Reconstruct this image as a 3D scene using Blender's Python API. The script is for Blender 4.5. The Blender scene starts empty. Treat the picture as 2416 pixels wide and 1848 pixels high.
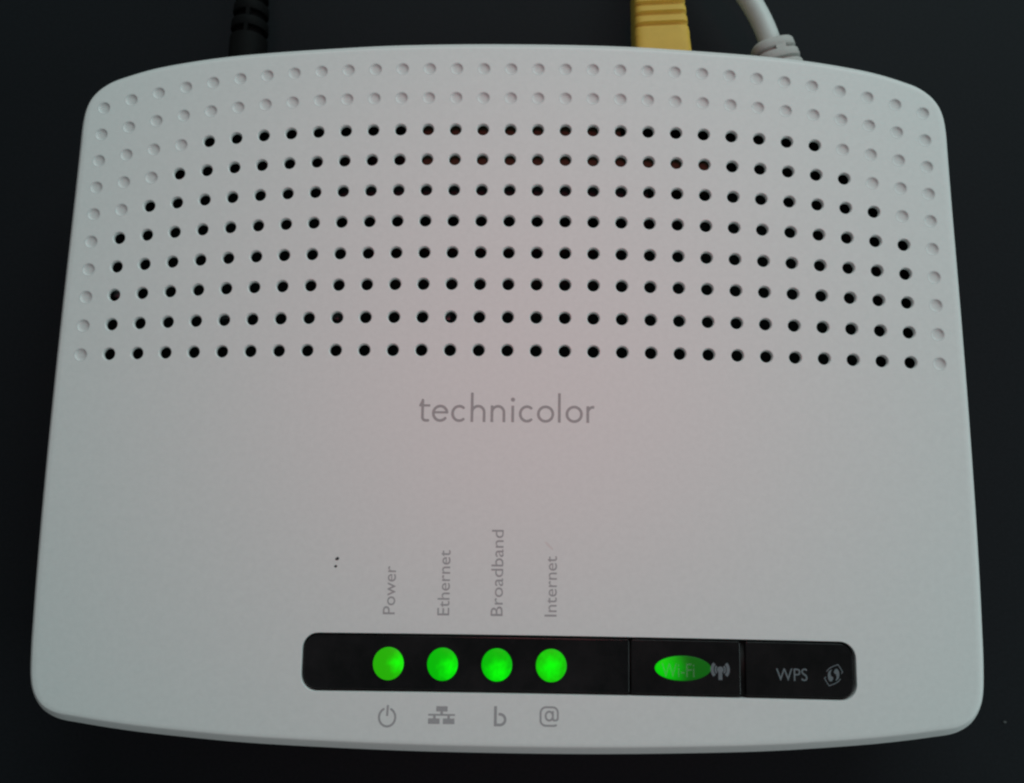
import bpy, bmesh, math, random
from mathutils import Vector, Matrix, Euler
from mathutils.geometry import delaunay_2d_cdt

# ------------------------------------------------------------------ scene, camera, light
scene = bpy.context.scene
COL = scene.collection
S = 0.001                       # all shapes below are written in millimetres
ZT = 30.0                       # height of the router's top face above the tabletop
random.seed(4)

cam_d = bpy.data.cameras.new("camera")
cam = bpy.data.objects.new("camera", cam_d)
COL.objects.link(cam)
cam_d.sensor_fit = 'HORIZONTAL'
cam_d.sensor_width = 36.0
cam_d.lens = 36.0 * 2064.7 / 2416.0
cam_d.clip_start = 0.005
cam_d.clip_end = 50.0
cam.location = (3.76 * S, 0, (ZT + 177.7) * S)
cam.rotation_euler = (Matrix.Rotation(math.radians(8.806), 3, 'X') @
                      Matrix.Rotation(math.radians(0.861), 3, 'Y') @
                      Matrix.Rotation(math.radians(0.646), 3, 'Z')).to_euler()
cam_d.dof.use_dof = True
cam_d.dof.focus_distance = 0.180
cam_d.dof.aperture_fstop = 16.0
scene.camera = cam

world = bpy.data.worlds.new("World")
scene.world = world
world.use_nodes = True
bg = world.node_tree.nodes["Background"]
bg.inputs["Color"].default_value = (0.77, 0.985, 0.985, 1)
bg.inputs["Strength"].default_value = 0.15


def area_light(name, loc, target, size, power, color, size_y=None):
    d = bpy.data.lights.new(name, 'AREA')
    d.energy = power
    d.color = color
    d.size = size
    if size_y:
        d.shape = 'RECTANGLE'
        d.size_y = size_y
    o = bpy.data.objects.new(name, d)
    COL.objects.link(o)
    o.location = loc
    o.rotation_euler = (Vector(target) - Vector(loc)).to_track_quat('-Z', 'Y').to_euler()
    return o


def spot_light(name, loc, target, angle, power, color, radius):
    d = bpy.data.lights.new(name, 'SPOT')
    d.energy = power
    d.color = color
    d.spot_size = math.radians(angle)
    d.spot_blend = 1.0
    d.shadow_soft_size = radius
    o = bpy.data.objects.new(name, d)
    COL.objects.link(o)
    o.location = loc
    o.rotation_euler = (Vector(target) - Vector(loc)).to_track_quat('-Z', 'Y').to_euler()
    return o


# a cool window behind and to the right of the router, an unseen fill added at the right, a reddish spot added overhead
area_light("window_light", (0.28, 0.85, 0.62), (0.0, 0.05, 0.03), 0.9, 5.7, (0.765, 0.99, 0.98), 0.7)
area_light("side_fill", (0.95, -0.25, 0.40), (0.0, 0.03, 0.03), 0.5, 2.9, (0.76, 1.0, 1.0))  # added fill light that brightens the right end of the front chamfer
spot_light("lens_tint_spot", (0.02, 0.09, 0.62), (0.006, 0.040, 0.03), 24.0, 2.9, (1.0, 0.16, 0.22), 0.07)  # added spot, imitates the pink centre of the lens colour shading

scene.view_settings.view_transform = 'Standard'
scene.view_settings.look = 'None'
scene.view_settings.exposure = 0.0
scene.view_settings.gamma = 1.0
scene.cycles.filter_width = 2.3


# ------------------------------------------------------------------ materials
def material(name, color, rough=0.5, spec=0.5, noise=None, bump=None, coat=0.0):
    m = bpy.data.materials.new(name)
    m.use_nodes = True
    nt = m.node_tree
    b = nt.nodes["Principled BSDF"]
    b.inputs["Base Color"].default_value = (*color, 1)
    b.inputs["Roughness"].default_value = rough
    b.inputs["Specular IOR Level"].default_value = spec
    b.inputs["Coat Weight"].default_value = coat
    tc = nt.nodes.new("ShaderNodeTexCoord")
    if noise:
        sc, amp = noise
        n = nt.nodes.new("ShaderNodeTexNoise")
        n.inputs["Scale"].default_value = sc
        n.inputs["Detail"].default_value = 6
        n.inputs["Roughness"].default_value = 0.65
        nt.links.new(tc.outputs["Object"], n.inputs["Vector"])
        mr = nt.nodes.new("ShaderNodeMapRange")
        mr.inputs["From Min"].default_value = 0.25
        mr.inputs["From Max"].default_value = 0.75
        mr.inputs["To Min"].default_value = 1 - amp
        mr.inputs["To Max"].default_value = 1 + amp
        nt.links.new(n.outputs["Fac"], mr.inputs["Value"])
        mx = nt.nodes.new("ShaderNodeVectorMath")
        mx.operation = 'SCALE'
        mx.inputs[0].default_value = color
        nt.links.new(mr.outputs["Result"], mx.inputs["Scale"])
        nt.links.new(mx.outputs["Vector"], b.inputs["Base Color"])
    if bump:
        sc, st = bump
        n2 = nt.nodes.new("ShaderNodeTexNoise")
        n2.inputs["Scale"].default_value = sc
        n2.inputs["Detail"].default_value = 3
        nt.links.new(tc.outputs["Object"], n2.inputs["Vector"])
        bp = nt.nodes.new("ShaderNodeBump")
        bp.inputs["Strength"].default_value = st
        bp.inputs["Distance"].default_value = 0.0001
        nt.links.new(n2.outputs["Fac"], bp.inputs["Height"])
        nt.links.new(bp.outputs["Normal"], b.inputs["Normal"])
    return m


M_WHITE = material("white_plastic", (0.74, 0.74, 0.73), 0.48, 0.35, (900, 0.035), (2600, 0.10))
M_DIMPLE = material("shaded_white_plastic", (0.645, 0.645, 0.64), 0.6, 0.25, (900, 0.05))  # darker than the cover: shade inside the dimples put into the colour
M_HOLE = material("white_plastic_bore", (0.70, 0.70, 0.69), 0.55, 0.25)
M_BASE = material("base_plastic", (0.05, 0.05, 0.052), 0.55)
M_BLACK = material("gloss_black", (0.0075, 0.0062, 0.0068), 0.10, 0.24, (75, 0.98), (500, 0.02))  # mottled base colour stands in for faint reflections on the strip
M_BUTTON = material("button_black", (0.0070, 0.0055, 0.0060), 0.15, 0.26, (110, 0.8), (700, 0.03))
M_TRAY = material("matt_black", (0.004, 0.004, 0.004), 0.6, 0.3)
M_INK = material("grey_ink", (0.37, 0.36, 0.37), 0.6, 0.3, (2500, 0.10))
M_INK_LOGO = material("grey_ink_logo", (0.36, 0.34, 0.345), 0.6, 0.3, (2500, 0.10))
M_INK_BTN = material("pale_ink", (0.135, 0.155, 0.17), 0.6, 0.3, (2500, 0.25))
M_INK_GREEN = material("pale_ink_over_light", (0.24, 0.30, 0.24), 0.6, 0.3, (2500, 0.25))
M_DOT = material("dark_ink", (0.055, 0.055, 0.057), 0.7, 0.2)
M_SCUFF = material("pink_scuff", (0.71, 0.655, 0.645), 0.6, 0.2)
M_PCB = material("circuit_board", (0.012, 0.014, 0.013), 0.6, 0.3, (300, 0.5))
M_COPPER = material("brown_component", (0.105, 0.082, 0.046), 0.6, 0.3, (200, 0.25))
M_GREY = material("grey_component", (0.17, 0.19, 0.20), 0.6, 0.3, (700, 0.5))
M_DARKC = material("dark_component", (0.022, 0.029, 0.031), 0.6, 0.3, (300, 0.4))
M_YELLOW = material("yellow_rubber", (0.64, 0.41, 0.062), 0.55, 0.3, (500, 0.05), (1800, 0.15))
M_CORD = material("pale_grey_cord", (0.60, 0.62, 0.60), 0.42, 0.4, (500, 0.04), (1500, 0.06))
M_RELIEF = material("grey_rubber", (0.44, 0.43, 0.41), 0.55, 0.3, (600, 0.05), (1500, 0.1))
M_PBLACK = material("black_rubber", (0.0048, 0.0048, 0.005), 0.65, 0.05, (500, 0.15), (1500, 0.1))
M_DESK = material("dark_laminate", (0.0104, 0.0108, 0.0132), 0.65, 0.10, (1400, 0.22), (900, 0.06))
M_LINT = material("lint", (0.10, 0.10, 0.10), 0.8, 0.1)


def see_through(m, amount):
    """Thin print that lets some of the light behind it pass."""
    nt = m.node_tree
    out = nt.nodes["Material Output"]
    tr = nt.nodes.new("ShaderNodeBsdfTransparent")
    mx = nt.nodes.new("ShaderNodeMixShader")
    mx.inputs["Fac"].default_value = amount
    nt.links.new(nt.nodes["Principled BSDF"].outputs["BSDF"], mx.inputs[1])
    nt.links.new(tr.outputs["BSDF"], mx.inputs[2])
    nt.links.new(mx.outputs["Shader"], out.inputs["Surface"])


def light_material(name, base, hot, centre, radius, streak=0.42):
    """A green lamp lens: light spreads from the diode's own spot under the lens."""
    m = bpy.data.materials.new(name)
    m.use_nodes = True
    nt = m.node_tree
    b = nt.nodes["Principled BSDF"]
    b.inputs["Base Color"].default_value = (0.004, 0.02, 0.004, 1)
    b.inputs["Roughness"].default_value = 0.35
    b.inputs["Specular IOR Level"].default_value = 0.12
    tc = nt.nodes.new("ShaderNodeTexCoord")
    sub = nt.nodes.new("ShaderNodeVectorMath")
    sub.operation = 'SUBTRACT'
    sub.inputs[1].default_value = (centre[0] * S, centre[1] * S, 0)
    nt.links.new(tc.outputs["Object"], sub.inputs[0])
    ns = nt.nodes.new("ShaderNodeTexNoise")
    ns.inputs["Scale"].default_value = 640
    ns.inputs["Detail"].default_value = 3
    nt.links.new(tc.outputs["Object"], ns.inputs["Vector"])
    ln = nt.nodes.new("ShaderNodeVectorMath")
    ln.operation = 'LENGTH'
    nt.links.new(sub.outputs["Vector"], ln.inputs[0])
    dv = nt.nodes.new("ShaderNodeMath")
    dv.operation = 'MULTIPLY_ADD'
    dv.inputs[1].default_value = 1.0 / (radius * S)
    nt.links.new(ln.outputs["Value"], dv.inputs[0])
    sc = nt.nodes.new("ShaderNodeMath")
    sc.operation = 'MULTIPLY_ADD'
    sc.inputs[1].default_value = streak * 2
    sc.inputs[2].default_value = -streak
    nt.links.new(ns.outputs["Fac"], sc.inputs[0])
    nt.links.new(sc.outputs["Value"], dv.inputs[2])
    rp = nt.nodes.new("ShaderNodeValToRGB")
    rp.color_ramp.interpolation = 'EASE'
    rp.color_ramp.elements[0].position = 0.0
    rp.color_ramp.elements[0].color = (*hot, 1)
    rp.color_ramp.elements[1].position = 1.0
    rp.color_ramp.elements[1].color = (*base, 1)
    nt.links.new(dv.outputs["Value"], rp.inputs["Fac"])
    nt.links.new(rp.outputs["Color"], b.inputs["Emission Color"])
    b.inputs["Emission Strength"].default_value = 1.0
    return m


# ------------------------------------------------------------------ object helpers
ORIGIN = {}


def link(o, parent, world_mm):
    COL.objects.link(o)
    w = Vector(world_mm)
    if parent is not None:
        o.parent = parent
        o.location = (w - ORIGIN[parent.name]) * S
    else:
        o.location = w * S
    ORIGIN[o.name] = w
    return o


def empty(name, at, label, cat, group=None):
    o = bpy.data.objects.new(name, None)
    o.empty_display_size = 0.01
    link(o, None, at)
    o["label"] = label
    o["category"] = cat
    if group:
        o["group"] = group
    return o


def mesh_from(name, verts, faces, origin, normals=None, smooth=True):
    ox, oy, oz = origin
    me = bpy.data.meshes.new(name)
    me.from_pydata([((x - ox) * S, (y - oy) * S, (z - oz) * S) for x, y, z in verts], [], faces)
    me.update()
    if smooth:
        me.polygons.foreach_set("use_smooth", [True] * len(me.polygons))
    if normals:
        me.normals_split_custom_set_from_vertices(normals)
    return me


def obj(name, verts, faces, mat, parent, origin=None, normals=None, smooth=True, label=None):
    if origin is None:
        n = len(verts)
        origin = (sum(v[0] for v in verts) / n, sum(v[1] for v in verts) / n, sum(v[2] for v in verts) / n)
    me = mesh_from(name, verts, faces, origin, normals, smooth)
    me.materials.append(mat)
    o = bpy.data.objects.new(name, me)
    link(o, parent, origin)
    if label:
        o["label"] = label
    return o


def surf(x, y):
    """Top face of the router: almost flat, dropping a little to the rim."""
    return ZT - 0.9 * (abs(x) / 97.0) ** 3 - 0.8 * ((y - 30.0) / 76.0) ** 2


def surf_n(x, y):
    e = 0.05
    dx = (surf(x + e, y) - surf(x - e, y)) / (2 * e)
    dy = (surf(x, y + e) - surf(x, y - e)) / (2 * e)
    return Vector((-dx, -dy, 1)).normalized()


def catmull(knots, n):
    out = []
    k = len(knots)
    for i in range(k):
        p0, p1, p2, p3 = (Vector(knots[(i + j - 1) % k]) for j in range(4))
        t0 = 0.0
        t1 = t0 + max((p1 - p0).length, 1e-6) ** 0.5
        t2 = t1 + max((p2 - p1).length, 1e-6) ** 0.5
        t3 = t2 + max((p3 - p2).length, 1e-6) ** 0.5
        for s in range(n):
            t = t1 + (t2 - t1) * s / n
            a1 = (t1 - t) / (t1 - t0) * p0 + (t - t0) / (t1 - t0) * p1
            a2 = (t2 - t) / (t2 - t1) * p1 + (t - t1) / (t2 - t1) * p2
            a3 = (t3 - t) / (t3 - t2) * p2 + (t - t2) / (t3 - t2) * p3
            b1 = (t2 - t) / (t2 - t0) * a1 + (t - t0) / (t2 - t0) * a2
            b2 = (t3 - t) / (t3 - t1) * a2 + (t - t1) / (t3 - t1) * a3
            out.append((t2 - t) / (t2 - t1) * b1 + (t - t1) / (t2 - t1) * b2)
    return out


def outward(loop):
    """Outward unit normals of a closed counter-clockwise 2-D loop."""
    n = len(loop)
    res = []
    for i in range(n):
        t = Vector(loop[(i + 1) % n]) - Vector(loop[i - 1])
        t.normalize()
        res.append(Vector((t.y, -t.x)))
    return res


def rounded_rect(x0, x1, y0, y1, radii, n=8, bow=0.0):
    """Counter-clockwise; radii = (bottom-left, bottom-right, top-right, top-left)."""
    pts = []
    cs = [(x0, y0, 1, 1, 180, radii[0]), (x1, y0, -1, 1, 270, radii[1]),
          (x1, y1, -1, -1, 0, radii[2]), (x0, y1, 1, -1, 90, radii[3])]
    for cx, cy, sx, sy, a0, r in cs:
        for i in range(n + 1):
            a = math.radians(a0 + 90.0 * i / n)
            pts.append(Vector((cx + sx * r + r * math.cos(a), cy + sy * r + r * math.sin(a))))
    # subdivide long edges and bow them
    out = []
    for i, p in enumerate(pts):
        q = pts[(i + 1) % len(pts)]
        m = max(1, int((q - p).length / 4.0))
        for j in range(m):
            out.append(p.lerp(q, j / m))
    for p in out:
        p.y -= bow * (p.x / 70.0) ** 2
    return out


def fill_loop(loop):
    """Triangles of one closed loop, indices into the loop."""
    keep, last = [], None
    for i, p in enumerate(loop):                 # skip points that coincide with the one before
        if last is None or (Vector(p) - last).length > 2e-3:
            keep.append(i)
            last = Vector(p)
    r = delaunay_2d_cdt([Vector(loop[i]) for i in keep], [], [list(range(len(keep)))], 1, 1e-6)
    mp = [o[0] if o else 0 for o in r[3]]
    return [[keep[mp[i]] for i in f] for f in r[2]]


def pill(loop, top, rings, zfun):
    """A pressed piece: capped loop with rounded shoulders. rings = [(inset, dz)], first is the cap edge."""
    on = outward(loop)
    n = len(loop)
    verts, faces, normals = [], [], []
    for k, (d, dz) in enumerate(rings):
        a = rings[max(k - 1, 0)]
        b = rings[min(k + 1, len(rings) - 1)]
        td, tz = a[0] - b[0], b[1] - a[1]
        nn = Vector((-tz, td)).normalized() if k else Vector((0, 1))
        for p, q in zip(loop, on):
            x, y = p.x - q.x * d, p.y - q.y * d
            verts.append((x, y, zfun(x, y) + top + dz))
            normals.append(Vector((q.x * nn.x, q.y * nn.x, nn.y)).normalized())
    cap = fill_loop([v[:2] for v in verts[:n]])
    faces += cap
    for k in range(len(rings) - 1):
        for i in range(n):
            j = (i + 1) % n
            faces.append((k * n + i, (k + 1) * n + i, (k + 1) * n + j, k * n + j))
    return verts, faces, normals


def inside(poly, x, y):
    c = False
    j = len(poly) - 1
    for i in range(len(poly)):
        xi, yi = poly[i][0], poly[i][1]
        xj, yj = poly[j][0], poly[j][1]
        if (yi > y) != (yj > y) and x < (xj - xi) * (y - yi) / (yj - yi) + xi:
            c = not c
        j = i
    return c


def on_case(p):
    """Measured layout of the print, scaled and set square on the case."""
    x, y = p[0], p[1]
    return Vector((0.975 * x + 1.0, 0.9785 * y + 1.95 + 0.0037 * x))


def union_print(polys, lift):
    """Flat printed shape: union of 2-D polygons laid on the router's top face."""
    verts, loops = [], []
    polys = [[on_case(q) for q in p] for p in polys]
    for p in polys:
        b = len(verts)
        verts += [Vector(q) for q in p]
        loops.append(list(range(b, b + len(p))))
    r = delaunay_2d_cdt(verts, [(l[i], l[(i + 1) % len(l)]) for l in loops for i in range(len(l))], [], 0, 1e-5)
    v3 = [(v.x, v.y, surf(v.x, v.y) + lift) for v in r[0]]
    fs = []
    for f in r[2]:
        a, b, c = (r[0][i] for i in f[:3])
        m = (a + b + c) / 3
        if not any(inside(p, m.x, m.y) for p in polys):
            continue
        if (b - a).cross(c - a) < 0:
            f = list(reversed(f))
        fs.append(list(f))
    return v3, fs


def stroke(pts, w, round_ends=True):
    """Polygons that cover a polyline of width w: one quad per segment and a disc at each joint."""
    res = []
    pts = [Vector(p) for p in pts]
    for a, b in zip(pts[:-1], pts[1:]):
        t = (b - a)
        if t.length < 1e-6:
            continue
        t.normalize()
        n = Vector((-t.y, t.x)) * w / 2
        res.append([a - n, b - n, b + n, a + n])
    js = pts if round_ends else pts[1:-1]
    for p in js:
        res.append([p + Vector((math.cos(a), math.sin(a))) * w / 2
                    for a in (2 * math.pi * i / 10 + 0.1 for i in range(10))])
    return res


def arc(cx, cy, rx, ry, a0, a1, n=20):
    return [(cx + rx * math.cos(math.radians(a0 + (a1 - a0) * i / n)),
             cy + ry * math.sin(math.radians(a0 + (a1 - a0) * i / n))) for i in range(n + 1)]


def printed(name, polys, mat, parent, lift=0.025, label=None):
    v, f = union_print(polys, lift)
    return obj(name, v, f, mat, parent, label=label, smooth=False)


def printed_text(name, text, x0, y0, length, height, turn, mat, parent, lift=0.025, label=None, spacing=1.0):
    """Sans lettering fitted to a length and cap height (mm); turn = quarter turns to the left."""
    c = bpy.data.curves.new(name, 'FONT')
    c.body = text
    c.resolution_u = 4
    c.space_character = spacing
    t = bpy.data.objects.new(name, c)
    COL.objects.link(t)
    dg = bpy.context.evaluated_depsgraph_get()
    me = bpy.data.meshes.new_from_object(t.evaluated_get(dg))
    vs = [v.co.copy() for v in me.vertices]
    fs = [list(p.vertices) for p in me.polygons]
    bpy.data.objects.remove(t)
    bpy.data.curves.remove(c)
    bpy.data.meshes.remove(me)
    xa, xb = min(v.x for v in vs), max(v.x for v in vs)
    yb = max(v.y for v in vs)
    out = []
    for v in vs:
        a = (v.x - xa) / (xb - xa) * length
        h = v.y / yb * height
        x, y = (x0 + a, y0 + h) if turn == 0 else (x0 - h, y0 + a)
        x, y = on_case((x, y))
        out.append((x, y, surf(x, y) + lift))
    return obj(name, out, fs, mat, parent, label=label, smooth=False)


# ------------------------------------------------------------------ tabletop
tv, tf = [], []
for lx, ly, z in ((900, 560, 0), (900, 560, -25)):
    tv += [(-lx, -ly + 60, z), (lx, -ly + 60, z), (lx, ly + 60, z), (-lx, ly + 60, z)]
tf = [(0, 1, 2, 3), (7, 6, 5, 4)] + [(i, i + 4, (i + 1) % 4 + 4, (i + 1) % 4) for i in range(4)]
desk = obj("tabletop", tv, tf, M_DESK, None, origin=(0, 60, 0), smooth=False)
desk["kind"] = "structure"

# ------------------------------------------------------------------ router shell
router = empty("router", (0, 30, 0), "white wireless router with a perforated top and four round green lights, on the dark tabletop", "router")

half = [(0, -44.35), (17, -44.25), (34, -43.85), (51, -43.2), (63.3, -42.35), (74, -41.4), (83.5, -40.2), (88.9, -39.25),
        (91.9, -37.65), (93.6, -35.75), (94.7, -33.55), (95.3, -31.05), (95.7, -25.5), (95.85, -18), (95.95, -10.5), (96.0, 3),
        (95.95, 16.3), (95.85, 29), (95.7, 42.5), (95.5, 57), (95.3, 72.5), (95.25, 81), (95.2, 86.5), (94.8, 90.0), (93.85, 92.7),
        (92.1, 95.1), (89.3, 97.2), (85.9, 98.6), (80.0, 100.45), (73.1, 101.9), (64.5, 103.25), (55.7, 104.2), (38.5, 105.5),
        (26.9, 106.2), (13, 106.6)]
knots = half + [(0, 106.7)] + [(-x, y) for x, y in reversed(half[1:])]
outline = catmull(knots, 5)
o_n = outward(outline)
NO = len(outline)

PITCH = 5.945
HR = 1.5
ROWS = [(99.05, 9.45, 3.2), (92.2, 8.8, 3.1), (84.85, 7.55, 2.95), (78.0, 6.8, 2.8), (71.1, 5.95, 2.65),
        (64.2, 5.2, 2.5), (57.2, 4.35, 2.35), (50.3, 3.5, 2.2), (43.2, 2.6, 2.0), (36.15, 1.75, 1.8)]
BLIND = [31, 31, 4, 3, 2, 1, 1, 1, 1, 1]        # blind dimples at each end of a row
cells = []
for (y0, bow, pw), bl in zip(ROWS, BLIND):
    for j in range(31):
        x = (j - 15) * PITCH
        y = y0 - bow * (abs(x) / 89.2) ** pw
        cells.append((x - 0.08, y, j < bl or j > 30 - bl))

PX0, PX1, PY0, PY1 = -39.87, 69.29, -32.35, -21.0
panel_loop = rounded_rect(PX0, PX1, PY0, PY1, (3.2, 3.2, 3.2, 3.2), 8, 0.36)

ring_profile = [(3.0, 0.0), (2.62, -0.03), (2.38, -0.12), (2.18, -0.28), (1.98, -0.48), (1.4, -1.14), (0.78, -1.84),
                (0.56, -2.14), (0.43, -2.5), (0.4, -3.0), (0.4, -6.4), (0.6, -6.8), (2.6, -6.9)]
verts2, loops = [], []
base_ring = [(p.x - q.x * 3.0, p.y - q.y * 3.0) for p, q in zip(outline, o_n)]
verts2 += [Vector(p) for p in base_ring]
loops.append(list(range(NO)))
HN = 24
for cx, cy, _ in cells:
    b = len(verts2)
    verts2 += [Vector((cx + HR * math.cos(2 * math.pi * i / HN), cy + HR * math.sin(2 * math.pi * i / HN))) for i in range(HN)]
    loops.append(list(range(b, b + HN)))
b = len(verts2)
verts2 += [Vector(p) for p in panel_loop]
loops.append(list(range(b, b + len(panel_loop))))
pin = panel_loop
gx = -94.0
while gx < 95:                                   # a few free points in the plain front half
    gy = -42.0
    while gy < 31:
        if not (PX0 - 1.5 < gx < PX1 + 1.5 and PY0 - 1.5 < gy < PY1 + 1.5):
            if abs(gx) < 92 and gy > -40 + 5 * (abs(gx) / 92) ** 2:
                verts2.append(Vector((gx + 0.013 * gy, gy)))
        gy += 5.3
    gx += 5.9
edges = [(l[i], l[(i + 1) % len(l)]) for l in loops for i in range(len(l))]
cd = delaunay_2d_cdt(verts2, edges, [], 0, 1e-5)
cv, cf = cd[0], cd[2]
grid = {}
for cx, cy, _ in cells:
    for ax in (-1, 0, 1):
        for ay in (-1, 0, 1):
            grid.setdefault((int(cx // 5) + ax, int(cy // 5) + ay), []).append((cx, cy))


shell_v = [(v.x, v.y, surf(v.x, v.y)) for v in cv]
shell_n = [surf_n(v.x, v.y) for v in cv]
shell_f = []
for f in cf:
    x = sum(cv[i].x for i in f) / len(f)
    y = sum(cv[i].y for i in f) / len(f)
    if any((x - hx) ** 2 + (y - hy) ** 2 < (HR * 0.97) ** 2 for hx, hy in grid.get((int(x // 5), int(y // 5)), ())):
        continue
    if PX0 < x < PX1 and PY0 - 1 < y < PY1 + 1 and inside(pin, x, y):
        continue
    if (abs(x) > 85 or y > 90 or y < -38) and not inside(base_ring, x, y):
        continue
    a, bb, c = (cv[i] for i in f[:3])
    if (bb - a).cross(c - a) < 0:
        f = list(reversed(f))
    shell_f.append(tuple(f))


def add_rings(loop, on, profile, sign):
    """Sweep a profile round a loop; sign +1 goes outwards (rim), -1 goes down into an opening."""
    base = len(shell_v)
    n = len(loop)
    for k, (d, dz) in enumerate(profile):
        a = profile[max(k - 1, 0)]
        c = profile[min(k + 1, len(profile) - 1)]
        td, tz = (a[0] - c[0]), (c[1] - a[1])
        nn = Vector((-tz, td)).normalized() if k else Vector((0, 1))
        for p, q in zip(loop, on):
            dd = d * (1.0 - 0.22 * abs(q.x) - 0.08 * max(0.0, -q.y)) if sign > 0 and k else d
            x, y = p[0] - q.x * dd * sign, p[1] - q.y * dd * sign
            zx, zy = (p[0] - q.x * 3.0, p[1] - q.y * 3.0) if sign > 0 else (p[0], p[1])
            shell_v.append((x, y, surf(zx, zy) + dz))
            if k == 0:
                shell_n.append(surf_n(x, y))
            else:
                shell_n.append(Vector((q.x * sign * nn.x, q.y * sign * nn.x, nn.y)).normalized())
    for k in range(len(profile) - 1):
        for i in range(n):
            j = (i + 1) % n
            quad = (base + k * n + i, base + (k + 1) * n + i, base + (k + 1) * n + j, base + k * n + j)
            shell_f.append(quad if sign > 0 else tuple(reversed(quad)))


add_rings([tuple(p) for p in outline], o_n, ring_profile, 1)
# the opening for the indicator strip: a small rounded lip, then the wall of the recess
add_rings([tuple(p) for p in panel_loop], outward(panel_loop),
          [(0.0, 0.0), (-0.03, -0.01), (-0.06, -0.04), (-0.08, -0.10), (-0.085, -0.2), (-0.09, -1.6)], -1)
shell = obj("top_cover", shell_v, shell_f, M_WHITE, router, origin=(0, 30, ZT), normals=shell_n)

# lower half of the case, set in from the rim
bv, bf = [], []
for d, z in ((1.6, ZT - 6.2), (4.5, ZT - 7.5), (5.0, 4.0), (7.0, 2.0), (9.0, 2.0)):
    bv += [(p.x - q.x * d, p.y - q.y * d, z) for p, q in zip(outline, o_n)]
for k in range(4):
    for i in range(NO):
        j = (i + 1) % NO
        bf.append((k * NO + i, (k + 1) * NO + i, (k + 1) * NO + j, k * NO + j))
bf.append(tuple(reversed(range(4 * NO, 5 * NO))))
obj("base", bv, bf, M_BASE, router, origin=(0, 30, 2))
for fx in (-78, 78):
    for fy in (-28, 84):
        fv, ff = [], []
        for r, z in ((5.0, 2.2), (5.0, 0.3), (4.6, 0.0)):
            fv += [(fx + r * math.cos(a), fy + r * math.sin(a), z) for a in (2 * math.pi * i / 20 for i in range(20))]
        for k in range(2):
            ff += [(k * 20 + i, (k + 1) * 20 + i, (k + 1) * 20 + (i + 1) % 20, k * 20 + (i + 1) % 20) for i in range(20)]
        ff.append(tuple(reversed(range(40, 60))))
        obj("foot", fv, ff, M_PBLACK, router)


def lathe_mesh(name, profile, mat, closed=False):
    """profile = [(r, z, nr, nz)] in mm about local z."""
    vs, ns, fs = [], [], []
    for r, z, nr, nz in profile:
        for i in range(HN):
            a = 2 * math.pi * i / HN
            vs.append((r * math.cos(a), r * math.sin(a), z))
            ns.append(Vector((nr * math.cos(a), nr * math.sin(a), nz)).normalized())
    for k in range(len(profile) - 1):
        for i in range(HN):
            j = (i + 1) % HN
            fs.append((k * HN + i, k * HN + j, (k + 1) * HN + j, (k + 1) * HN + i))
    if closed:
        fs.append(tuple(range((len(profile) - 1) * HN, len(profile) * HN)))
    me = mesh_from(name, vs, fs, (0, 0, 0), ns)
    me.materials.append(mat)
    return me


hole_me = lathe_mesh("vent_hole", [(1.5, 0, 0, 1), (1.43, -0.02, -.40, 1), (1.36, -0.085, -.85, .75), (1.28, -0.22, -1, .36),
                                   (1.235, -0.40, -1, .14), (1.21, -0.58, -1, 0), (1.2, -0.85, -1, 0)], M_HOLE)
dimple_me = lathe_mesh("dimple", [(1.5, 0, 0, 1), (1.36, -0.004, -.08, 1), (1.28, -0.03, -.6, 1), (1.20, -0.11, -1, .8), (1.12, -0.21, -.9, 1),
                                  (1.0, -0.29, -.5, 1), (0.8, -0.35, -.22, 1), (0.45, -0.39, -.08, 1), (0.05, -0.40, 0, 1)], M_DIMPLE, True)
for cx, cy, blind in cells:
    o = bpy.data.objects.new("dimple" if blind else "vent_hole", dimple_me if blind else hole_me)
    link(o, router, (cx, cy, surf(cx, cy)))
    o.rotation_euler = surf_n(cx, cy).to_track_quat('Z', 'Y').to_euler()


# ------------------------------------------------------------------ what shows through the vent holes
def box(name, x0, x1, y0, y1, z0, z1, mat, parent):
    v = [(x, y, z) for z in (z0, z1) for x, y in ((x0, y0), (x1, y0), (x1, y1), (x0, y1))]
    f = [(3, 2, 1, 0), (4, 5, 6, 7)] + [(i, (i + 1) % 4, (i + 1) % 4 + 4, i + 4) for i in range(4)]
    return obj(name, v, f, mat, parent, smooth=False)


box("circuit_board", -86, 86, -20, 92, ZT - 15.5, ZT - 14, M_PCB, router)
box("heat_sink", -20.5, 44.5, 75.2, 82.4, ZT - 13.9, ZT - 2.7, M_COPPER, router)
box("heat_sink", -20.5, 24.0, 82.4, 90.0, ZT - 13.9, ZT - 3.2, M_COPPER, router)
box("circuit_component", -40, 30, 68.5, 75.0, ZT - 13.9, ZT - 3.8, M_DARKC, router)
for x, y, w in ((-37.7, 44.3, 1.5), (-13.4, 44.4, 1.0), (-60.5, 44.2, 1.2), (-83.9, 48.8, 0.9)):
    box("capacitor", x - w, x + w, y - 1.1, y + 1.1, ZT - 13.9, ZT - 3.6, M_GREY if w < 1.6 else M_DARKC, router)

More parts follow.
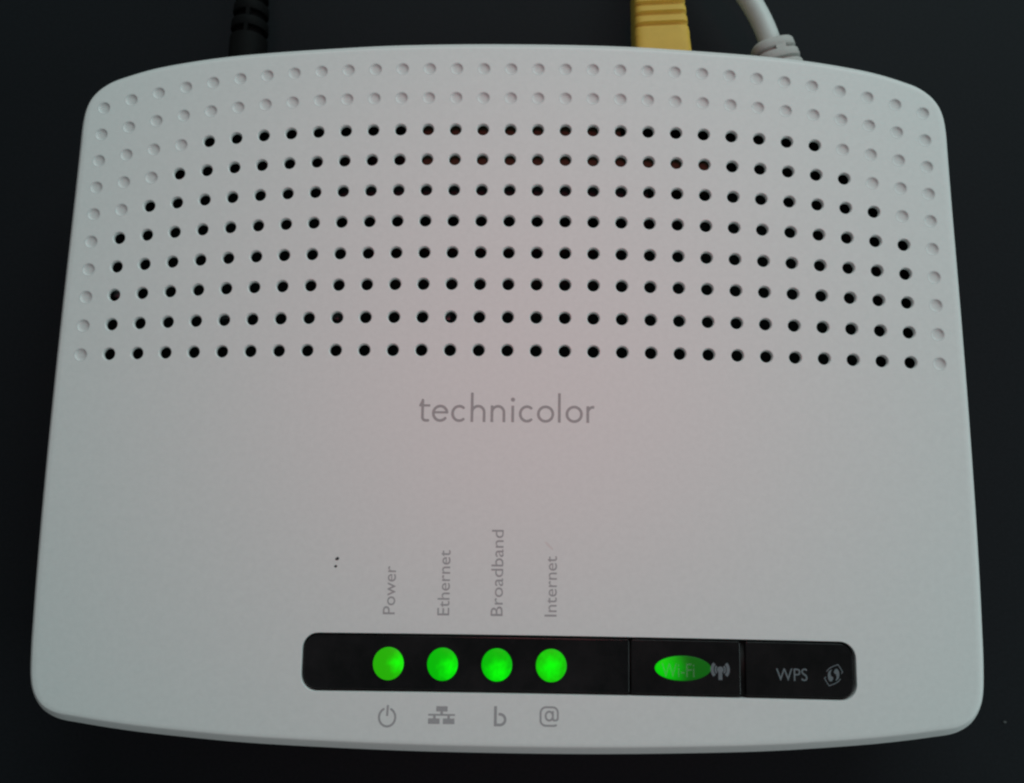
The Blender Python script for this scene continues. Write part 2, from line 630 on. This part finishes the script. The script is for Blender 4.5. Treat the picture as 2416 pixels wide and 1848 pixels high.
# ------------------------------------------------------------------ indicator strip and the two buttons
REC = -0.42
tray = rounded_rect(PX0 + 0.1, PX1 - 0.1, PY0 + 0.1, PY1 - 0.1, (3.1,) * 4, 6, 0.36)
obj("recess_floor", *pill(tray, -1.2, [(0.2, 0.0), (0.2, -1.5)], surf)[:2], M_TRAY, router)
SHOULDER = [(0.34, 0.0), (0.2, -0.03), (0.08, -0.12), (0.0, -0.3), (0.0, -0.9)]
strip = rounded_rect(PX0 + 0.42, 24.92, PY0 + 0.42, PY1 - 0.42, (2.8, 0.5, 0.5, 2.8), 6, 0.36)
v, f, n = pill(strip, REC, SHOULDER, surf)
panel = obj("indicator_panel", v, f, M_BLACK, router, normals=n, label="glossy black strip with the four round green lights")
b1 = rounded_rect(25.12, 46.72, PY0 + 0.42, PY1 - 0.42, (0.5, 0.5, 0.5, 0.5), 4, 0.36)
v, f, n = pill(b1, REC + 0.06, SHOULDER, surf)
wifi = obj("button", v, f, M_BUTTON, router, normals=n, label="black button with a green oval light")
b2 = rounded_rect(47.62, PX1 - 0.42, PY0 + 0.42, PY1 - 0.42, (0.5, 2.8, 2.8, 0.5), 6, 0.36)
v, f, n = pill(b2, REC + 0.06, SHOULDER, surf)
wps = obj("button", v, f, M_BUTTON, router, normals=n, label="black button lettered WPS at the end of the strip")


def lens(name, loop, lift, mat, parent, label=None):
    n_ = len(loop)
    cx = sum(p[0] for p in loop) / n_
    cy = sum(p[1] for p in loop) / n_
    vs, fs = [], []
    fr = [(1.0, -0.5), (1.0, 0.0), (0.94, 0.05), (0.75, 0.11), (0.45, 0.16), (0.15, 0.18)]
    for s, dz in fr:
        for p in loop:
            x, y = cx + (p[0] - cx) * s, cy + (p[1] - cy) * s
            vs.append((x, y, surf(x, y) + lift + dz))
    for k in range(len(fr) - 1):
        for i in range(n_):
            j = (i + 1) % n_
            fs.append((k * n_ + i, k * n_ + j, (k + 1) * n_ + j, (k + 1) * n_ + i))
    fs.append(tuple((len(fr) - 1) * n_ + i for i in range(n_)))
    return obj(name, vs, fs, mat, parent, origin=(cx, cy, surf(cx, cy) + lift), label=label)


LEDS = [(-22.62, (0.018, 0.41, 0.0), (0.006, 0.98, 0.0), (2.1, 0.05), 2.9, "light above the power symbol"),
        (-11.92, (0.0, 0.46, 0.0), (0.0, 0.98, 0.0), (1.7, -0.65), 3.3, "light above the network symbol"),
        (-1.21, (0.0, 0.46, 0.0), (0.0, 0.98, 0.0), (0.6, -1.2), 3.6, "light above the letter b"),
        (9.49, (0.008, 0.47, 0.0), (0.0, 0.98, 0.0), (0.1, -0.2), 3.6, "light above the at sign")]
for x, base, hot, c, r, lb in LEDS:
    lens("indicator_light", arc(x, -26.84 + 0.0037 * x, 3.02, 3.16, 0, 360, 40)[:-1], REC + 0.26,
         light_material("green_light", base, hot, c, r), panel, lb)

# the oval lamp in the wireless button, blunter at its left end
oval = []
for i in range(44):
    a = 2 * math.pi * i / 44
    ca, sa = math.cos(a), math.sin(a)
    x = 35.25 + 5.68 * ca
    w = 2.44 * (abs(sa) ** (1.0 if ca < 0 else 1.12)) * (1 if sa > 0 else -1)
    oval.append(tuple(on_case((x, -29.66 + w))))
lens("light_window", oval, REC + 0.07,
     light_material("green_oval_light", (0.003, 0.09, 0.003), (0.0, 0.62, 0.0), (-4.2, 0.0), 6.2, 0.08), wifi,
     "green oval light behind the lettering")
see_through(M_INK_GREEN, 0.66)
LW = REC + 0.30
printed_text("lettering", "Wi-Fi", 30.9, -31.35, 6.6, 2.65, 0, M_INK_GREEN, wifi, LW, "printed letters Wi-Fi")
ant = stroke([(42.72, -29.75), (42.72, -31.85)], 0.78, False)
ant.append([(42.72 + 0.68 * math.cos(a), -29.85 + 0.62 * math.sin(a)) for a in (2 * math.pi * i / 16 for i in range(16))])
for sgn in (-1, 1):
    for rr, w, sp in ((0.98, 0.34, 42), (1.62, 0.62, 44)):
        a0 = 0 if sgn > 0 else 180
        ant += stroke(arc(42.72, -29.85, rr, rr * 1.05, a0 - sp, a0 + sp, 8), w, False)
printed("symbol", ant, M_INK_BTN, wifi, REC + 0.085, "wireless antenna symbol")

printed_text("lettering", "WPS", 53.9, -31.85, 6.3, 2.4, 0, M_INK_BTN, wps, REC + 0.085, "printed letters WPS")


def icon(p):
    return [(63.58 + (a - 1265) / 135.2, -28.61 - (b_ - 310) / 135.0) for a, b_ in p]


half_arrow = [(1375, 520), (1420, 465), (1475, 440), (1440, 510), (1436, 570), (1455, 618), (1500, 640), (1505, 690), (1462, 752),
              (1405, 752), (1368, 690), (1358, 600)]
line = [(1335, 490), (1400, 420), (1500, 365), (1645, 312), (1700, 390), (1765, 505), (1735, 540)]
flip = [(3034 - a, 1180 - b_) for a, b_ in half_arrow]
line2 = [(3034 - a, 1180 - b_) for a, b_ in line]
printed("symbol", [icon(half_arrow), icon(flip)] + stroke(icon(line), 0.17) + stroke(icon(line2), 0.17), M_INK_BTN, wps,
        REC + 0.085, "symbol of two curved arrows")

# ------------------------------------------------------------------ printing on the cover
W = 0.56
BL = 19.64


def up(p):
    return [(x, BL + y) for x, y in p]


word = []
word += stroke(up([(-18.69, 4.55), (-18.69, 0.9)] + arc(-18.0, 0.95, 0.69, 0.69, 180, 275, 6) + [(-17.5, 0.27)]), W)
word += stroke(up([(-19.35, 3.42), (-17.1, 3.42)]), 0.46, False)
word += stroke(up([(-19.3, 3.42), (-18.72, 4.5)]), 0.3)
word += stroke(up([(-16.4, 1.98), (-13.5, 1.98)]), 0.46, False)
word += stroke(up(arc(-14.96, 1.78, 1.45, 1.53, 8, 318, 24)), W)
for cx in (-10.95, 3.28):
    word += stroke(up(arc(cx, 1.78, 1.42, 1.53, 52, 308, 22)), W)
word += stroke(up([(-8.28, 0.02), (-8.28, 6.2)]), W, False)
word += stroke(up([(-8.28, 2.0)] + arc(-7.0, 2.05, 1.28, 1.3, 180, 0, 14) + [(-5.72, 0.02)]), W, False)
word += stroke(up([(-4.08, 0.02), (-4.08, 3.5)]), W, False)
word += stroke(up([(-4.08, 2.0)] + arc(-2.82, 2.05, 1.26, 1.3, 180, 0, 14) + [(-1.55, 0.02)]), W, False)
word += stroke(up([(0.28, 0.02), (0.28, 3.5)]), W, False)
word.append(up(arc(0.30, 4.78, 0.44, 0.44, 5, 365, 14)[:-1]))
word += stroke(up([(10.06, 0.02), (10.06, 6.2)]), W, False)
word += stroke(up([(16.02, 0.02), (16.02, 3.5)]), W, False)
word += stroke(up([(16.02, 2.3)] + arc(17.15, 2.1, 1.13, 1.2, 160, 78, 6)), W, False)
rings = []
for cx in (7.18, 13.18):                          # each o is drawn as two half rings so its middle stays open
    word += stroke(up(arc(cx, 1.78, 1.52, 1.53, 0, 180, 18)), W)
    word += stroke(up(arc(cx, 1.78, 1.52, 1.53, 180, 360, 18)), W)
printed("lettering", word, M_INK_LOGO, router, 0.02, "large printed word in lower case below the vent holes")

for text, x, y, ln, lb in (("Power", -23.2, -19.7, 9.6, "printed word Power"), ("Ethernet", -12.1, -19.8, 13.0, "printed word Ethernet"),
                           ("Broadband", -1.25, -19.8, 17.2, "printed word Broadband"), ("Internet", 9.72, -19.8, 12.0, "printed word Internet")):
    printed_text("caption", text, x, y, ln, 2.42, 1, M_INK, router, 0.02, lb)

printed("symbol", stroke(arc(-24.08, -39.75, 1.63, 1.75, 117, 423, 30), 0.42) + stroke([(-23.98, -37.4), (-24.1, -39.5)], 0.42, False),
        M_INK, router, 0.02, "power symbol")
net = [[(-14.25, -38.5), (-12.0, -38.5), (-12.0, -37.5), (-14.25, -37.5)], [(-15.85, -40.9), (-13.55, -40.9), (-13.55, -39.85), (-15.85, -39.85)],
       [(-12.87, -40.9), (-10.57, -40.9), (-10.57, -39.85), (-12.87, -39.85)], [(-15.85, -39.32), (-10.5, -39.32), (-10.5, -38.98), (-15.85, -38.98)],
       [(-13.4, -39.1), (-12.9, -39.1), (-12.9, -38.4), (-13.4, -38.4)], [(-14.85, -39.95), (-14.35, -39.95), (-14.35, -39.2), (-14.85, -39.2)],
       [(-12.0, -39.95), (-11.5, -39.95), (-11.5, -39.2), (-12.0, -39.2)]]
printed("symbol", net, M_INK, router, 0.02, "network symbol of three linked boxes")
bl = stroke([(-2.38, -37.35), (-2.38, -41.2)], 0.58, False)
bl += stroke([(-2.5, -40.95), (-1.55, -40.95)] + arc(-1.5, -39.92, 1.08, 1.03, 270, 450, 14) + [(-1.75, -38.86)], 0.52, False)
printed("symbol", bl, M_INK, router, 0.02, "letter b symbol")
at_ = stroke([(9.75, -40.88), (9.3, -40.98), (8.1, -40.98)] + arc(7.75, -40.0, 1.1, 0.98, 270, 180, 6) + [(6.65, -38.5)] +
             arc(7.75, -38.5, 1.1, 1.06, 180, 90, 6) + [(9.0, -37.44)] + arc(9.1, -38.5, 1.0, 1.06, 90, 0, 6) + [(10.1, -39.5)] +
             arc(9.62, -39.5, 0.48, 0.45, 0, -90, 5) + [(9.25, -39.95), (9.1, -39.5), (9.1, -38.3)], 0.38)
at_ += stroke(arc(8.38, -39.12, 0.72, 0.86, 30, 210, 12), 0.38) + stroke(arc(8.38, -39.12, 0.72, 0.86, 210, 390, 12), 0.38)
printed("symbol", at_, M_INK, router, 0.02, "at sign symbol")


def blot(name, x, y, rx, ry, mat, parent, turn=0.0, lift=0.03, label=None, z=None):
    rnd = random.Random(int(x * 100))
    pts = []
    for i in range(14):
        a = 2 * math.pi * i / 14
        k = 0.8 + 0.35 * rnd.random()
        u, w_ = rx * k * math.cos(a), ry * k * math.sin(a)
        pts.append((x + u * math.cos(turn) - w_ * math.sin(turn), y + u * math.sin(turn) + w_ * math.cos(turn)))
    return printed(name, [pts], mat, parent, lift, label)


blot("ink_spot", -35.37, -8.72, 0.44, 0.30, M_DOT, router, 0.5)
blot("ink_spot", -35.62, -10.25, 0.32, 0.26, M_DOT, router)
blot("scuff", 8.1, -5.7, 1.2, 0.26, M_SCUFF, router, -0.75, 0.012)


# ------------------------------------------------------------------ cables at the back
def sweep(name, path, radii, mat, parent, n=20, power=2.0, cap=True, label=None, normal_up=(0, 0, 1)):
    """Superellipse sections (rx, rz) along a path of points in mm."""
    path = [Vector(p) for p in path]
    vs, fs = [], []
    upv = Vector(normal_up)
    for i, p in enumerate(path):
        t = (path[min(i + 1, len(path) - 1)] - path[max(i - 1, 0)]).normalized()
        side = t.cross(upv).normalized()
        u2 = side.cross(t).normalized()
        rx, rz = radii[i]
        for j in range(n):
            a = 2 * math.pi * (j + 0.5) / n
            ca, sa = math.cos(a), math.sin(a)
            e = 2.0 / power
            q = p + side * (rx * math.copysign(abs(ca) ** e, ca)) + u2 * (rz * math.copysign(abs(sa) ** e, sa))
            vs.append(tuple(q))
    for i in range(len(path) - 1):
        for j in range(n):
            k = (j + 1) % n
            fs.append((i * n + j, i * n + k, (i + 1) * n + k, (i + 1) * n + j))
    if cap:
        fs.append(tuple(reversed(range(n))))
        fs.append(tuple((len(path) - 1) * n + j for j in range(n)))
    o = obj(name, vs, fs, mat, parent, label=label)
    bm = bmesh.new()
    bm.from_mesh(o.data)
    bmesh.ops.recalc_face_normals(bm, faces=bm.faces)
    bm.to_mesh(o.data)
    bm.free()
    o.data.polygons.foreach_set("use_smooth", [True] * len(o.data.polygons))
    o.data.set_sharp_from_angle(angle=math.radians(50))
    return o


def bezier(p0, p1, p2, p3, n):
    p0, p1, p2, p3 = (Vector(p) for p in (p0, p1, p2, p3))
    return [((1 - t) ** 3) * p0 + 3 * t * (1 - t) ** 2 * p1 + 3 * t * t * (1 - t) * p2 + t ** 3 * p3
            for t in (i / n for i in range(n + 1))]


# yellow network cable
net_c = empty("network_cable", (35, 118, 0), "yellow cable with a ribbed square plug behind the router", "cable")
ZY = ZT - 15.2
prof = []
grooves = [(115.95, 0.62), (118.65, 0.6), (121.2, 0.6), (123.8, 0.6)]
y = 96.0
while y < 129.0:
    w = 6.62 - 0.047 * (y - 109.2)
    h = 5.3 - 0.02 * (y - 108)
    cut = 0.0
    for g, dp in grooves:
        d = abs(y - g)
        if d < 0.62:
            cut = max(cut, dp * (1 - (d / 0.62) ** 3))
    tail = max(0.0, y - 126.5) * 0.5
    if 113.2 < y < 114.6:
        w += 0.08
    prof.append((y, w - cut * 0.12 - tail, h - cut * 1.25 - tail))
    y += 0.17
# the plug leans slightly: its left side runs straight back, its right side tapers
boot_path = [(35.0 - 0.058 * (p[0] - 109.5), p[0], ZY) for p in prof]
sweep("plug_boot", boot_path, [(p[1], p[2]) for p in prof], M_YELLOW, net_c, n=44, power=7.0)
sweep("cord", bezier((34.0, 126, ZY), (33.4, 150, ZY), (36, 190, 3.2), (60, 260, 3.0), 40), [(2.9, 2.9)] * 41, M_YELLOW, net_c, 18)


def relief(parent, mat, origin, axis, parts, bridge, squash):
    """Slotted strain relief along an axis. parts = [(t0, t1, radius, name)], bridge = (width, t0, t1, radius)."""
    o = Vector(origin)
    t = Vector(axis).normalized()
    for nm, segs in parts:
        path, rad = [], []
        for tt, r in segs:
            path.append(o + t * tt)
            rad.append((r, r * squash))
        sweep(nm, path, rad, mat, parent, 28, 2.4)
    return o, t


# pale grey telephone cable, its cord bending away to the left
tel = empty("telephone_cable", (63, 112, 0), "pale grey cable with a slotted strain relief behind the router", "cable")
ZG = ZT - 15.0
ax = Vector((-0.27, 1.0, 0.0)).normalized()
O = Vector((62.55, 107.5, ZG))


def ringed(parent, mat, O, ax, segs, squash, bridges, power=2.6):
    path, rad = [], []
    for tt, r in segs:
        path.append(O + ax * tt)
        rad.append((r, r * squash))
    sweep("strain_relief", path, rad, mat, parent, 36, power)
    side = ax.cross(Vector((0, 0, 1))).normalized()
    for off, wd, t0, t1, r in bridges:              # solid webs that join the ribs across a slot
        z = r * squash
        c = [O + side * (off - wd / 2), O + side * (off + wd / 2)]
        vs = []
        for zz in (-z, z):
            for tt in (t0, t1):
                for q in c:
                    p = q + ax * tt
                    vs.append((p.x, p.y, p.z + zz))
        fs = [(0, 1, 3, 2), (4, 6, 7, 5), (0, 4, 5, 1), (1, 5, 7, 3), (3, 7, 6, 2), (2, 6, 4, 0)]
        w_ = obj("web", vs, fs, mat, parent, smooth=False)
        bm = bmesh.new()
        bm.from_mesh(w_.data)
        bmesh.ops.recalc_face_normals(bm, faces=bm.faces)
        bm.to_mesh(w_.data)
        bm.free()


ringed(tel, M_RELIEF, O, ax,
       [(-12, 5.6), (-0.3, 5.5), (0.15, 5.35), (0.25, 4.3), (1.0, 4.3), (1.1, 5.15), (1.4, 5.35), (2.9, 5.25), (3.05, 5.0), (3.1, 4.1), (3.8, 4.1),
        (3.9, 4.9), (4.1, 5.05), (5.7, 4.95), (6.1, 4.7), (6.3, 4.2), (6.4, 2.0)],
       0.80, [(0.5, 2.3, 2.9, 4.2, 4.98)])
sweep("cord", bezier(O + ax * 5.5, O + ax * 12.5, (56.0, 126.8, ZG + 1.0), (47, 139, ZG - 2), 30) + [Vector((36, 156, 8)), Vector((10, 190, 3.2))],
      [(2.5, 2.5)] * 33, M_CORD, tel, 20)

# black power cable, hardly darker than the tabletop
pwr = empty("power_cable", (-64.5, 116, 0), "black cable with a slotted round strain relief behind the router", "cable")
ZB = ZT - 17.0
axb = Vector((0.02, 1.0, 0.0)).normalized()
OB = Vector((-63.9, 109.8, ZB))
ringed(pwr, M_PBLACK, OB, axb,
       [(-12, 4.45), (5.2, 4.4), (5.45, 4.3), (5.5, 3.2), (7.2, 3.2), (7.25, 4.3), (7.5, 4.4), (9.4, 4.3), (9.6, 4.2), (9.65, 3.0), (11.4, 3.0),
        (11.45, 4.1), (11.7, 4.2), (13.6, 4.1), (13.8, 4.0), (13.9, 3.0), (15.5, 3.0), (15.6, 3.9), (18.5, 3.7), (18.7, 2.4)],
       1.0, [(0.45, 0.9, 5.3, 7.4, 4.3), (0.6, 0.9, 9.5, 11.6, 4.2)], 2.0)
sweep("cord", bezier(OB + axb * 17, OB + axb * 40, (-66, 180, 3), (-90, 250, 2.6), 30), [(2.4, 2.4)] * 31, M_PBLACK, pwr, 16)

# a fleck of lint on the tabletop
lv = [(112.6 + 0.35 * math.cos(a) * (1 + 0.3 * math.sin(3 * a)), -41.9 + 0.25 * math.sin(a), z) for z in (0.005, 0.25)
      for a in (2 * math.pi * i / 10 for i in range(10))]
lf = [tuple(range(10, 20))] + [(i, (i + 1) % 10, 10 + (i + 1) % 10, 10 + i) for i in range(10)]
lint = obj("lint", lv, lf, M_LINT, None, smooth=False)
lint["label"] = "tiny pale fleck of lint on the dark tabletop right of the router"
lint["category"] = "lint"
